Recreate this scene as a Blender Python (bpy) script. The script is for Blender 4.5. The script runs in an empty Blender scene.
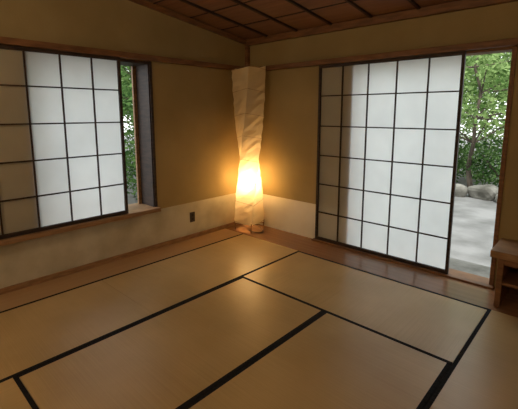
import bpy, bmesh, math, random
from mathutils import Vector, Matrix
random.seed(7)
S = bpy.context.scene
try:
    S.view_settings.view_transform = 'Standard'
except Exception: pass

# ---------------------------------------------------------------- materials
def new_mat(name):
    m = bpy.data.materials.new(name); m.use_nodes = True
    nt = m.node_tree; nt.nodes.clear()
    out = nt.nodes.new('ShaderNodeOutputMaterial')
    return m, nt, out
def N(nt, t, **kw):
    n = nt.nodes.new(t)
    for k, v in kw.items():
        if k in n.inputs: n.inputs[k].default_value = v
        else: setattr(n, k, v)
    return n
def noisy(name, c1, c2, scale=(1,1,1), nscale=4, rough=.7, bump=.0, detail=5, spec=.3, bscale=None, rmin=.35, rmax=.65):
    m, nt, out = new_mat(name)
    tc = N(nt,'ShaderNodeTexCoord'); mp = N(nt,'ShaderNodeMapping'); mp.inputs['Scale'].default_value = scale
    nz = N(nt,'ShaderNodeTexNoise'); nz.inputs['Scale'].default_value = nscale; nz.inputs['Detail'].default_value = detail
    cr = N(nt,'ShaderNodeValToRGB')
    cr.color_ramp.elements[0].position = rmin; cr.color_ramp.elements[0].color = (*c1,1)
    cr.color_ramp.elements[1].position = rmax; cr.color_ramp.elements[1].color = (*c2,1)
    p = N(nt,'ShaderNodeBsdfPrincipled'); p.inputs['Roughness'].default_value = rough
    p.inputs['Specular IOR Level'].default_value = spec
    L = nt.links.new
    L(tc.outputs['Object'], mp.inputs['Vector']); L(mp.outputs[0], nz.inputs['Vector'])
    L(nz.outputs[0], cr.inputs[0]); L(cr.outputs[0], p.inputs['Base Color']); L(p.outputs[0], out.inputs[0])
    if bump:
        b = N(nt,'ShaderNodeBump'); b.inputs['Strength'].default_value = bump; b.inputs['Distance'].default_value = .01
        n2 = N(nt,'ShaderNodeTexNoise'); n2.inputs['Scale'].default_value = bscale or nscale*6; n2.inputs['Detail'].default_value = 4
        L(mp.outputs[0], n2.inputs['Vector']); L(n2.outputs[0], b.inputs['Height']); L(b.outputs[0], p.inputs['Normal'])
    return m
M = {}
M['plaster'] = noisy('earth_plaster', (.31,.23,.105), (.395,.30,.145), nscale=1.6, rough=.95, bump=.3, bscale=90, spec=.1, detail=9, rmin=.3, rmax=.7)
M['dado_l'] = noisy('dado_paper_aged', (.47,.42,.29), (.64,.59,.45), nscale=3.0, rough=.9, spec=.1, detail=10, rmin=.33, rmax=.62)
M['dado_r'] = noisy('dado_paper_white', (.74,.68,.56), (.84,.80,.69), nscale=2.0, rough=.9, spec=.1)
M['wood'] = noisy('trim_wood', (.16,.075,.035), (.26,.125,.055), scale=(1,1,6), nscale=6, rough=.5)
M['wood_l'] = noisy('pale_trim_wood', (.26,.145,.07), (.37,.215,.105), scale=(2,2,10), nscale=5, rough=.5)
M['wood_dk'] = noisy('dark_lattice_wood', (.030,.020,.016), (.060,.036,.025), scale=(1,1,5), nscale=8, rough=.55)
M['edge'] = noisy('black_cloth', (.008,.008,.010), (.016,.015,.018), nscale=60, rough=.8, spec=.15)
M['conc'] = noisy('outer_wall', (.3,.26,.2), (.36,.31,.25), nscale=2, rough=.9)
M['plastic'] = noisy('dark_plastic', (.03,.02,.015), (.04,.03,.02), nscale=5, rough=.4)
M['plate'] = noisy('outlet_plate', (.07,.05,.032), (.09,.065,.042), nscale=5, rough=.4)
M['rock'] = noisy('rock', (.09,.085,.07), (.24,.23,.20), nscale=3, rough=.9, bump=.6)
M['ground'] = noisy('gravel_ground', (.13,.128,.12), (.24,.237,.228), nscale=1.8, rough=.95, bump=.3, bscale=40, detail=9)
M['bark'] = noisy('bark', (.05,.04,.03), (.13,.10,.075), scale=(1,1,.3), nscale=14, rough=.9, bump=.5)

def wood_boards(name, c1, c2, axis, width, rough=.4, spec=.4, grain=(30,1.5,30)):
    """boards of given width across 'axis', grain + per-board tone"""
    m, nt, out = new_mat(name); L = nt.links.new
    tc = N(nt,'ShaderNodeTexCoord'); sp = N(nt,'ShaderNodeSeparateXYZ'); L(tc.outputs['Object'], sp.inputs[0])
    d = N(nt,'ShaderNodeMath', operation='DIVIDE'); L(sp.outputs[axis], d.inputs[0]); d.inputs[1].default_value = width
    fl = N(nt,'ShaderNodeMath', operation='FLOOR'); L(d.outputs[0], fl.inputs[0])
    wn = N(nt,'ShaderNodeTexWhiteNoise', noise_dimensions='1D'); L(fl.outputs[0], wn.inputs['W'])
    mp = N(nt,'ShaderNodeMapping'); mp.inputs['Scale'].default_value = grain; L(tc.outputs['Object'], mp.inputs[0])
    nz = N(nt,'ShaderNodeTexNoise'); nz.inputs['Scale'].default_value = 1; nz.inputs['Detail'].default_value = 6; L(mp.outputs[0], nz.inputs[0])
    a = N(nt,'ShaderNodeMath', operation='MULTIPLY'); L(wn.outputs[0], a.inputs[0]); a.inputs[1].default_value = .5
    b = N(nt,'ShaderNodeMath', operation='MULTIPLY_ADD'); L(nz.outputs[0], b.inputs[0]); b.inputs[1].default_value = .6; L(a.outputs[0], b.inputs[2])
    cr = N(nt,'ShaderNodeValToRGB'); cr.color_ramp.elements[0].position=.2; cr.color_ramp.elements[1].position=.85
    cr.color_ramp.elements[0].color=(*c1,1); cr.color_ramp.elements[1].color=(*c2,1); L(b.outputs[0], cr.inputs[0])
    p = N(nt,'ShaderNodeBsdfPrincipled'); p.inputs['Roughness'].default_value=rough; p.inputs['Specular IOR Level'].default_value=spec
    L(cr.outputs[0], p.inputs['Base Color']); L(p.outputs[0], out.inputs[0])
    return m
M['ceil'] = wood_boards('ceiling_boards', (.19,.09,.05), (.40,.215,.12), 1, .46, rough=.55, grain=(2,22,22))
M['floorwood'] = wood_boards('floor_boards', (.24,.12,.06), (.38,.21,.11), 1, .15, rough=.25, grain=(1.2,26,10))
M['stripwood'] = wood_boards('strip_boards', (.36,.22,.11), (.48,.31,.16), 0, .4, rough=.4, grain=(26,1.2,10))

def tatami_mat_mat(name, long_axis):
    m, nt, out = new_mat(name); L = nt.links.new
    tc = N(nt,'ShaderNodeTexCoord')
    mp = N(nt,'ShaderNodeMapping'); L(tc.outputs['Object'], mp.inputs[0])
    mp.inputs['Scale'].default_value = (1.2,160,1) if long_axis=='y' else (160,1.2,1)
    nz = N(nt,'ShaderNodeTexNoise'); nz.inputs['Scale'].default_value=1; nz.inputs['Detail'].default_value=3; L(mp.outputs[0], nz.inputs[0])
    big = N(nt,'ShaderNodeTexNoise'); big.inputs['Scale'].default_value=1.6; big.inputs['Detail'].default_value=4; L(tc.outputs['Object'], big.inputs[0])
    mx = N(nt,'ShaderNodeMath', operation='MULTIPLY_ADD'); L(nz.outputs[0], mx.inputs[0]); mx.inputs[1].default_value=.5
    L(big.outputs[0], mx.inputs[2])
    cr = N(nt,'ShaderNodeValToRGB'); cr.color_ramp.elements[0].position=.5; cr.color_ramp.elements[1].position=1.0
    cr.color_ramp.elements[0].color=(.43,.295,.125,1); cr.color_ramp.elements[1].color=(.58,.42,.20,1); L(mx.outputs[0], cr.inputs[0])
    p = N(nt,'ShaderNodeBsdfPrincipled'); p.inputs['Roughness'].default_value=.33; p.inputs['Specular IOR Level'].default_value=.65
    bp = N(nt,'ShaderNodeBump'); bp.inputs['Strength'].default_value=.08; bp.inputs['Distance'].default_value=.003
    L(nz.outputs[0], bp.inputs['Height']); L(bp.outputs[0], p.inputs['Normal'])
    L(cr.outputs[0], p.inputs['Base Color']); L(p.outputs[0], out.inputs[0])
    return m
M['tat_y'] = tatami_mat_mat('tatami_rush_a','y'); M['tat_x'] = tatami_mat_mat('tatami_rush_b','x')

def paper(name, dif, tra, mix, clear=0, lo=.9, ns=6):
    m, nt, out = new_mat(name); L = nt.links.new
    d = N(nt,'ShaderNodeBsdfDiffuse'); t = N(nt,'ShaderNodeBsdfTranslucent'); mx = N(nt,'ShaderNodeMixShader')
    tc = N(nt,'ShaderNodeTexCoord'); nz = N(nt,'ShaderNodeTexNoise'); nz.inputs['Scale'].default_value=ns; nz.inputs['Detail'].default_value=8
    L(tc.outputs['Object'], nz.inputs[0])
    for col, sh in ((dif,d),(tra,t)):
        cr = N(nt,'ShaderNodeValToRGB'); cr.color_ramp.elements[0].position=.3; cr.color_ramp.elements[1].position=.7
        cr.color_ramp.elements[0].color=(*[c*lo for c in col],1); cr.color_ramp.elements[1].color=(*col,1)
        L(nz.outputs[0], cr.inputs[0]); L(cr.outputs[0], sh.inputs['Color'])
    mx.inputs[0].default_value = mix
    L(d.outputs[0], mx.inputs[1]); L(t.outputs[0], mx.inputs[2])
    if clear:
        tr = N(nt,'ShaderNodeBsdfTransparent'); m2 = N(nt,'ShaderNodeMixShader'); m2.inputs[0].default_value = clear
        L(mx.outputs[0], m2.inputs[1]); L(tr.outputs[0], m2.inputs[2]); L(m2.outputs[0], out.inputs[0])
    else: L(mx.outputs[0], out.inputs[0])
    return m
M['shoji'] = paper('shoji_paper', (.80,.75,.62), (.91,.95,.95), .6, lo=.86, ns=2.2)
M['shade'] = paper('lamp_shade_paper', (.72,.61,.42), (.90,.76,.52), .30, .05)
def leafmat(name, c1, c2):
    m, nt, out = new_mat(name); L = nt.links.new
    d = N(nt,'ShaderNodeBsdfDiffuse'); t = N(nt,'ShaderNodeBsdfTranslucent'); mx = N(nt,'ShaderNodeMixShader'); mx.inputs[0].default_value=.4
    tc = N(nt,'ShaderNodeTexCoord'); nz = N(nt,'ShaderNodeTexNoise'); nz.inputs['Scale'].default_value=2.5
    cr = N(nt,'ShaderNodeValToRGB'); cr.color_ramp.elements[0].position=.35; cr.color_ramp.elements[1].position=.65
    cr.color_ramp.elements[0].color=(*c1,1); cr.color_ramp.elements[1].color=(*c2,1)
    L(tc.outputs['Object'], nz.inputs[0]); L(nz.outputs[0], cr.inputs[0]); L(cr.outputs[0], d.inputs[0]); L(cr.outputs[0], t.inputs[0])
    L(d.outputs[0], mx.inputs[1]); L(t.outputs[0], mx.inputs[2]); L(mx.outputs[0], out.inputs[0]); return m
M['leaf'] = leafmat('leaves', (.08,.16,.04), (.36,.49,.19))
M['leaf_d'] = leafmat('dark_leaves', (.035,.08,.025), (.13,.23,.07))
def emis(name, col, st):
    m, nt, out = new_mat(name); e = N(nt,'ShaderNodeEmission'); e.inputs[0].default_value=(*col,1); e.inputs[1].default_value=st
    nt.links.new(e.outputs[0], out.inputs[0]); return m
M['bulb'] = emis('bulb_glow', (1,.78,.45), 40)

# ---------------------------------------------------------------- mesh helpers
def finish(name, bm, mats, bevel=0, smooth=False):
    me = bpy.data.meshes.new(name); bmesh.ops.recalc_face_normals(bm, faces=bm.faces); bm.to_mesh(me); bm.free()
    ob = bpy.data.objects.new(name, me); S.collection.objects.link(ob)
    for k in mats: me.materials.append(M[k])
    if bevel:
        b = ob.modifiers.new('bevel','BEVEL'); b.width=bevel; b.segments=2; b.limit_method='ANGLE'
    if smooth:
        for p in me.polygons: p.use_smooth = True
    return ob
def box(bm, x0,x1,y0,y1,z0,z1, mi=0, top=None):
    xs=(min(x0,x1),max(x0,x1)); ys=(min(y0,y1),max(y0,y1)); zs=(min(z0,z1),max(z0,z1))
    v=[bm.verts.new((x,y,z)) for z in zs for y in ys for x in xs]
    for f in ((0,2,3,1),(4,5,7,6),(0,1,5,4),(2,6,7,3),(0,4,6,2),(1,3,7,5)):
        fc=bm.faces.new([v[i] for i in f]); fc.material_index=mi
    return v
def prism_yz(bm, x0,x1, pts, mi=0):
    a=[bm.verts.new((x0,y,z)) for y,z in pts]; b=[bm.verts.new((x1,y,z)) for y,z in pts]
    n=len(pts)
    fs=[bm.faces.new(a), bm.faces.new(b[::-1])]+[bm.faces.new((a[i],b[i],b[(i+1)%n],a[(i+1)%n])) for i in range(n)]
    for f in fs: f.material_index=mi
def parts(name, mats, lst, bevel=0):
    bm=bmesh.new()
    for p in lst: box(bm,*p)
    return finish(name,bm,mats,bevel)
def rod(bm, p0, p1, r0, r1=None, seg=8, mi=0):
    r1 = r0 if r1 is None else r1
    p0=Vector(p0); p1=Vector(p1); d=(p1-p0).normalized()
    a=d.orthogonal().normalized(); b=d.cross(a)
    A=[bm.verts.new(p0+(a*math.cos(t)+b*math.sin(t))*r0) for t in [2*math.pi*i/seg for i in range(seg)]]
    B=[bm.verts.new(p1+(a*math.cos(t)+b*math.sin(t))*r1) for t in [2*math.pi*i/seg for i in range(seg)]]
    fs=[bm.faces.new((A[i],A[(i+1)%seg],B[(i+1)%seg],B[i])) for i in range(seg)]+[bm.faces.new(A[::-1]),bm.faces.new(B)]
    for f in fs: f.material_index=mi

# ---------------------------------------------------------------- room
RX, RY = 5.2, -5.35
ZR, SL = 2.436, .132
zc = lambda y: ZR - SL*y
T = .30
floor_b=[(-T,RX,RY,.14,-.12,-.035,0),
  (0,RX,-.4485,0,-.035,0,0),
  (0,.335,RY,-.4485,-.035,0,1),
  (.335,RX,RY,-4.9735,-.035,0,0),
  (4.86,RX,-4.9735,-.4485,-.035,0,0)]
parts('floor',['floorwood','stripwood'],floor_b)
mx=[.335,1.24,2.145,3.05,3.955,4.86]; my=[-.4485,-1.3535,-2.2585,-3.1635,-4.0685,-4.9735]
mats=[(mx[0],mx[1],my[0],my[2],'y'),(mx[0],mx[1],my[2],my[4],'y'),
 (mx[1],mx[3],my[0],my[1],'x'),(mx[1],mx[2],my[1],my[3],'y'),(mx[2],mx[3],my[1],my[3],'y'),
 (mx[3],mx[4],my[0],my[2],'y'),(mx[3],mx[4],my[2],my[4],'y'),(mx[1],mx[3],my[3],my[4],'x'),
 (mx[4],mx[5],my[0],my[2],'y'),(mx[4],mx[5],my[2],my[4],'y'),(mx[0],mx[2],my[4],my[5],'x'),(mx[2],mx[4],my[4],my[5],'x')]
for x0,x1,y0,y1,ax in mats:
    g=.0015; e=.024
    X0,X1,Y0,Y1=x0+g,x1-g,y1+g,y0-g
    if ax=='y': l=[(X0+e,X1-e,Y0,Y1,-.034,0,0),(X0,X0+e,Y0,Y1,-.034,.0015,1),(X1-e,X1,Y0,Y1,-.034,.0015,1)]
    else: l=[(X0,X1,Y0+e,Y1-e,-.034,0,0),(X0,X1,Y0,Y0+e,-.034,.0015,1),(X0,X1,Y1-e,Y1,-.034,.0015,1)]
    parts('tatami_mat',['tat_'+ax,'edge'],l)

wy0,wy1,wz0,wz1=-2.63,-1.464,.475,2.03
bm=bmesh.new()
box(bm,-T,0,RY,.0,0,wz0-.045,0)
box(bm,-T,0,RY,wy0,wz0-.045,wz1,0); box(bm,-T,0,wy1,0,wz0-.045,wz1,0)
prism_yz(bm,-T,0,[(RY,wz1),(0,wz1),(0,zc(0)),(RY,zc(RY))])
box(bm,0,.004,RY+.01,-.004,.0,.44,1)
finish('wall_left',bm,['plaster','dado_l'])
dx0,dx1,dz1=1.55,2.965,2.02
parts('wall_right',['plaster','dado_r'],[(-T,dx0,0,.14,-.03,ZR,0),(dx1,RX,0,.14,-.03,ZR,0),(dx0,dx1,0,.14,dz1,ZR,0),
   (.004,dx0,-.004,0,0,.43,1)])
bm=bmesh.new(); box(bm,-T,RX,RY-.15,RY,0,zc(RY)); finish('wall_back',bm,['plaster'])
bm=bmesh.new(); prism_yz(bm,RX,RX+.15,[(RY-.15,0),(.14,0),(.14,zc(0)),(RY-.15,zc(RY-.15))]); finish('wall_side',bm,['plaster'])
bm=bmesh.new()
prism_yz(bm,-T,RX+.15,[(.14,zc(.14)),(RY-.15,zc(RY-.15)),(RY-.15,zc(RY-.15)+.12),(.14,zc(.14)+.12)],0)
x=.38
while x<RX:
    prism_yz(bm,x-.012,x+.012,[(0,zc(0)-.022),(RY,zc(RY)-.022),(RY,zc(RY)+.005),(0,zc(0)+.005)],1); x+=.46
y=-.46
while y>RY:
    prism_yz(bm,.0,RX,[(y-.006,zc(y)-.008),(y+.006,zc(y)-.008),(y+.006,zc(y)+.004),(y-.006,zc(y)+.004)],1); y-=.46
finish('ceiling',bm,['ceil','wood_dk'])
parts('trim_1',['wood'],[(0,RX,-.05,0,ZR-.075,ZR-.002)],.003)
bm=bmesh.new(); prism_yz(bm,0,.035,[(RY+.01,zc(RY)-.06),(-.055,zc(0)-.06),(-.055,zc(0)-.005),(RY+.01,zc(RY)-.03)]); finish('trim_2',bm,['wood'])
parts('trim_3',['wood'],[(.05,RX,-.075,0,2.022,2.075)],.003)
parts('trim_4',['wood'],[(0,.075,RY,-.05,2.032,2.085)],.003)
parts('trim_5',['wood'],[(0,.05,-.05,0,0,ZR-.08)],.004)
parts('trim_6',['wood'],[(1.12,3.0,-.065,0,.0005,.018)],.002)
parts('baseboard_left',['wood_l'],[(.004,.02,RY,-.05,0,.05)],.002)
parts('window_1',['wood_l','wood_dk'],[(-T-.02,.075,RY+1.9,wy1+.03,wz0-.043,wz0,0),
   (-T,.012,wy1,wy1+.028,wz0,wz1,1),(-T,-.002,wy1-.012,wy1,wz0,wz1,1),(-T,-.002,wy0,wy0+.03,wz0,wz1,1),(-T,-.002,wy0,wy1,wz1-.03,wz1-.001,1),
   (-T+.02,-T+.05,wy1-.05,wy1-.012,wz0,wz1-.03,0)],.002)
parts('door_1',['wood','wood_l'],[(dx1-.004,dx1+.03,-.012,.15,0,dz1,0),(dx0-.002,dx0+.02,.0,.15,0,dz1,0),(dx0,dx1,.0,.15,dz1-.02,dz1,0),
   (dx0,dx1,.0,.18,-.03,.0,0)],.002)

# ---------------------------------------------------------------- shoji
def shoji(name, axis, a0, a1, z0, z1, ncol, nrow, d0):
    bm=bmesh.new()
    def B(u0,u1,w0,w1,zz0,zz1,mi):
        if axis=='x': box(bm,u0,u1,-w1,-w0,zz0,zz1,mi)
        else: box(bm,w0,w1,u0,u1,zz0,zz1,mi)
    F=.026; D=.028
    B(a0,a0+F,d0,d0+D,z0,z1,0); B(a1-F,a1,d0,d0+D,z0,z1,0)
    B(a0+F,a1-F,d0,d0+D,z0,z0+.032,0); B(a0+F,a1-F,d0,d0+D,z1-.03,z1,0)
    for i in range(1,ncol):
        c=a0+(a1-a0)*i/ncol; B(c-.006,c+.006,d0+.006,d0+.022,z0+.032,z1-.03,0)
    for j in range(1,nrow):
        c=z0+(z1-z0)*j/nrow; B(a0+F,a1-F,d0+.006,d0+.020,c-.006,c+.006,0)
    B(a0+F*.6,a1-F*.6,d0+.003,d0+.0042,z0+.02,z1-.02,1)
    bm.faces.ensure_lookup_table(); bm.normal_update()
    cand=[f for f in bm.faces if f.material_index==1]
    key=(lambda f: -f.calc_center_median().y) if axis=='x' else (lambda f: f.calc_center_median().x)
    cand.sort(key=key)
    bmesh.ops.delete(bm, geom=cand[:-1], context='FACES_ONLY')
    return finish(name,bm,['wood_dk','shoji'])
shoji('shoji_screen','x',1.15,2.63,.019,2.02,5,6,.008)
shoji('shoji_screen','y',-1.80-1.38,-1.80,.477,2.03,5,5,.014)

# ---------------------------------------------------------------- lamp
lamp=bpy.data.objects.new('paper_floor_lamp',None); S.collection.objects.link(lamp); lamp.location=(.27,-.25,0)
def child(ob): ob.parent=lamp; return ob
Z0,Z1=.10,2.04; R=36
view=math.atan2(-3.4,3.35)
def ring(t):
    # square section that swells at foot and top, waist at ~.42, twisting as it rises
    s=.168+.047*abs((t-.42)/.58)**1.2
    ang=view+math.radians(45)+math.radians(50)*math.tanh((t-.42)*2.4)
    return s,ang
bm=bmesh.new(); rows=[]
for i in range(R+1):
    t=i/R; s,ang=ring(t); z=Z0+(Z1-Z0)*t; row=[]
    for k in range(4):
        p=Vector((math.cos(ang+k*math.pi/2)*s,math.sin(ang+k*math.pi/2)*s,z+(.03*math.cos(k*math.pi/2) if i==R else 0)))
        q=Vector((math.cos(ang+(k+1)*math.pi/2)*s,math.sin(ang+(k+1)*math.pi/2)*s,z))
        for m_ in range(4):
            w=p.lerp(q,m_/4); w.z+= random.uniform(-.003,.003); n=Vector((w.x,w.y,0)).normalized(); w+=n*random.uniform(-.009,.004)
            row.append(bm.verts.new(w))
    rows.append(row)
for i in range(R):
    for k in range(16):
        bm.faces.new((rows[i][k],rows[i][(k+1)%16],rows[i+1][(k+1)%16],rows[i+1][k]))
bm.faces.new(rows[-1])
child(finish('shade',bm,['shade']))
bm=bmesh.new()
for t in [0,.14,.28,.42,.57,.71,.86,1]:
    s,ang=ring(t); z=Z0+(Z1-Z0)*t
    c=[(math.cos(ang+k*math.pi/2)*s*1.01,math.sin(ang+k*math.pi/2)*s*1.01,z+(.02 if k%2 else -.02)) for k in range(4)]
    for k in range(4): rod(bm,c[k],c[(k+1)%4],.0022,seg=6)
child(finish('bamboo_ribs',bm,['wood_l']))
bm=bmesh.new()
s,ang=ring(0)
for k in range(4):
    a=ang+k*math.pi/2
    rod(bm,(math.cos(a)*s*.9,math.sin(a)*s*.9,.0),(math.cos(a)*s*.95,math.sin(a)*s*.95,Z0+.02),.007)
    rod(bm,(math.cos(a)*s*.92,math.sin(a)*s*.92,.08),(0,0,.08),.006)
rod(bm,(0,0,.07),(0,0,.44),.010); rod(bm,(0,0,.44),(0,0,.52),.022)
child(finish('base_and_stem',bm,['wood']))
bm=bmesh.new(); bmesh.ops.create_uvsphere(bm,u_segments=20,v_segments=12,radius=.05,matrix=Matrix.Translation((0,0,.565)))
child(finish('bulb',bm,['bulb'],smooth=True))
ld=bpy.data.lights.new('bulb_light','POINT'); ld.energy=25; ld.color=(1,.69,.34); ld.shadow_soft_size=.05
lo=bpy.data.objects.new('bulb_light',ld); S.collection.objects.link(lo); lo.parent=lamp; lo.location=(0,0,.67)
cu=bpy.data.curves.new('power_cord','CURVE'); cu.dimensions='3D'; cu.bevel_depth=.004
sp=cu.splines.new('NURBS'); pts=[(.30,-.30,.006),(.45,-.33,.006),(.52,-.24,.006),(.42,-.17,.006),(.33,-.10,.006),(.20,-.06,.006)]
sp.points.add(len(pts)-1)
for p,c in zip(sp.points,pts): p.co=(*c,1)
sp.use_endpoint_u=True; sp.order_u=3
oc=bpy.data.objects.new('power_cord',cu); S.collection.objects.link(oc); cu.materials.append(M['plastic'])

parts('power_outlet',['plate','plastic'],[(.004,.012,-1.0,-.93,.20,.32,0),(.012,.014,-.978,-.952,.27,.30,1),(.012,.014,-.978,-.952,.22,.25,1)],.001)

parts('low_wooden_shelf',['wood_l','wood'],[(3.02,4.3,-.40,-.006,.40,.455,0),(3.07,3.11,-.37,-.02,0,.40,1),(4.2,4.24,-.37,-.02,0,.40,1),
   (3.11,4.2,-.36,-.02,.18,.205,1),(3.11,4.2,-.03,-.01,0,.40,1),(3.11,4.2,-.37,-.345,.345,.40,1)],.003)

M['fill_glow']=emis('added_fill_glow',(1,.79,.52),30)  # warm emission for the added fill globes
for (px,py) in ((3.9,-4.6),(1.3,-4.6)):  # unseen fill lights added behind camera to warm the room, shaped as hanging globes
    fill_root=bpy.data.objects.new('added_fill_light',None); S.collection.objects.link(fill_root); fill_root.location=(px,py,2.35)
    bm=bmesh.new(); bmesh.ops.create_uvsphere(bm,u_segments=24,v_segments=16,radius=.20,matrix=Matrix.Scale(.8,4,(0,0,1)))
    o=finish('shade',bm,['fill_glow'],smooth=True); o.parent=fill_root
    bm=bmesh.new(); rod(bm,(0,0,.14),(0,0,zc(py)-2.35),.006); o=finish('fill_cord',bm,['plastic']); o.parent=fill_root

# ---------------------------------------------------------------- outdoors
GZ=-.38
bm=bmesh.new(); n=40
g=[[bm.verts.new((-25+50*i/n, -20+50*j/n, GZ+random.uniform(-.01,.01))) for j in range(n+1)] for i in range(n+1)]
for i in range(n):
    for j in range(n): bm.faces.new((g[i][j],g[i+1][j],g[i+1][j+1],g[i][j+1]))
finish('ground',bm,['ground'])
parts('foundation',['conc'],[(-T+.02,RX+.13,RY-.13,.12,GZ-.02,-.122)])
parts('stone_step',['rock'],[(1.5,3.0,.50,.95,GZ,-.16)],.03)

def leaves(bm, c, r, n, size, mi):
    c=Vector(c)
    for _ in range(n):
        d=Vector((random.gauss(0,1),random.gauss(0,1),random.gauss(0,1))).normalized()*(random.random()**.4)
        p=c+Vector((d.x*r[0],d.y*r[1],d.z*r[2]))
        if p.z<GZ+.03: p.z=GZ+.03+random.random()*.2
        a=Vector((random.gauss(0,1),random.gauss(0,1),random.gauss(0,.6))).normalized(); b=a.orthogonal().normalized()
        b.rotate(Matrix.Rotation(random.uniform(0,6.28),3,a)); s=size*random.uniform(.6,1.3)
        vs=[bm.verts.new(p+a*s),bm.verts.new(p+b*s*.5),bm.verts.new(p-a*s),bm.verts.new(p-b*s*.5)]
        f=bm.faces.new(vs); f.material_index=mi
def tree(x,y,h,seed,spread=1.6,n=2200,leaf='leaf',size=.07):
    random.seed(seed); bm=bmesh.new(); p=Vector((x,y,GZ-.05)); r=.07
    pts=[p.copy()]
    for i in range(6):
        q=p+Vector((random.uniform(-.18,.18),random.uniform(-.18,.18),h/6)); rod(bm,p,q,r,r*.82,mi=0); r*=.82; p=q; pts.append(p.copy())
    for i in range(16):
        b=random.choice(pts[2:]); e=b+Vector((random.uniform(-1,1),random.uniform(-1,1),random.uniform(-.1,.8)))*spread*.8
        rod(bm,b,e,.022,.008,seg=6,mi=0)
        leaves(bm,e,(spread*.5,spread*.5,spread*.35),int(n*1.5)//16,size,1)
    return finish('garden_tree',bm,['bark',leaf])
def shrub(x,y,rx,ry,rz,seed,n=1800,leaf='leaf',size=.05):
    random.seed(seed); bm=bmesh.new()
    for i in range(7):
        a=random.uniform(0,6.28); rod(bm,(x,y,GZ),(x+math.cos(a)*rx*.6,y+math.sin(a)*ry*.6,GZ+rz*1.2),.02,.008,seg=6)
    leaves(bm,(x,y,GZ+rz*.9),(rx,ry,rz),n,size,1)
    return finish('garden_shrub',bm,['bark',leaf])
tree(1.2,6.6,3.6,1,n=1500); tree(2.6,8.2,4.5,2,2.0,2400); tree(.1,9.5,5,3,2.2,3600); tree(-1.6,12,6,4,2.8,4200,size=.1); tree(3.4,12,6,5,2.8,4200,size=.1); tree(.9,13,6,6,2.8,4200,size=.1)
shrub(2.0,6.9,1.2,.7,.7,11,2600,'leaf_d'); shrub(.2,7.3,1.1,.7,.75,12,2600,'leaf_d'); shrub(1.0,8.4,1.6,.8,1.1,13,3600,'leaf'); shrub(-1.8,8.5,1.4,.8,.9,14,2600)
tree(-3.9,.9,3.8,21,1.5,2600,'leaf_d'); tree(-5.6,1.6,4.5,22,2.0,2800); tree(-7.5,.4,5.5,23,2.4,2800,size=.1); tree(-8,4,5.5,24,2.6,2800,size=.1)
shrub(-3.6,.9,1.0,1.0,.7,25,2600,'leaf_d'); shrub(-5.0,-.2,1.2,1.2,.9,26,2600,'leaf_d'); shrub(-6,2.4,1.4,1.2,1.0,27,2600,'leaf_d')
random.seed(5)
for (x,y,r) in [(2.15,5.6,.18),(1.62,5.8,.24),(1.1,5.7,.18),(2.7,5.9,.23),(.45,6.0,.25),(-2.6,.1,.25),(-3.0,.7,.26)]:
    bm=bmesh.new(); bmesh.ops.create_icosphere(bm,subdivisions=3,radius=r)
    ph=[random.uniform(0,6) for _ in range(3)]
    for v in bm.verts:
        k=1+.18*math.sin(v.co.x*13+ph[0])+.15*math.sin(v.co.y*15+ph[1])+.12*math.sin(v.co.z*14+ph[2])
        v.co=Vector((v.co.x*1.3,v.co.y,v.co.z*.85))*k+Vector((x,y,GZ+r*.5))
    finish('garden_rock',bm,['rock'])

# ---------------------------------------------------------------- world, sun
w=bpy.data.worlds.new('World'); S.world=w; w.use_nodes=True; nt=w.node_tree; nt.nodes.clear()
o=nt.nodes.new('ShaderNodeOutputWorld'); bg=nt.nodes.new('ShaderNodeBackground'); tc=nt.nodes.new('ShaderNodeTexCoord')
sx=nt.nodes.new('ShaderNodeSeparateXYZ'); cr=nt.nodes.new('ShaderNodeValToRGB')
cr.color_ramp.elements[0].color=(.98,1,.99,1); cr.color_ramp.elements[1].color=(.84,.93,1,1)
nt.links.new(tc.outputs['Generated'],sx.inputs[0]); nt.links.new(sx.outputs[2],cr.inputs[0]); nt.links.new(cr.outputs[0],bg.inputs[0]); nt.links.new(bg.outputs[0],o.inputs[0])
bg.inputs[1].default_value=2.4
sd=bpy.data.lights.new('sun','SUN'); sd.energy=3.0; sd.angle=.03; sd.color=(1,.96,.88)
so=bpy.data.objects.new('sun',sd); S.collection.objects.link(so)
so.rotation_euler=Vector((-.45,.55,-1.2)).to_track_quat('-Z','Y').to_euler()

# ---------------------------------------------------------------- camera
th=math.radians(8.86); yw=math.radians(42.9)
fh=Vector((-math.sin(yw),math.cos(yw),0)); right=Vector((math.cos(yw),math.sin(yw),0))
fwd=fh*math.cos(th)+Vector((0,0,-math.sin(th))); up=right.cross(fwd)
cd=bpy.data.cameras.new('camera'); co=bpy.data.objects.new('camera',cd); S.collection.objects.link(co)
mw=Matrix((right,up,-fwd)).transposed().to_4x4(); mw.translation=Vector((3.615,-3.667,1.5)); co.matrix_world=mw
cd.sensor_width=36; cd.lens=379/518*36; cd.shift_y=-(204.5-172)/518; cd.clip_start=.05; cd.clip_end=200
S.camera=co
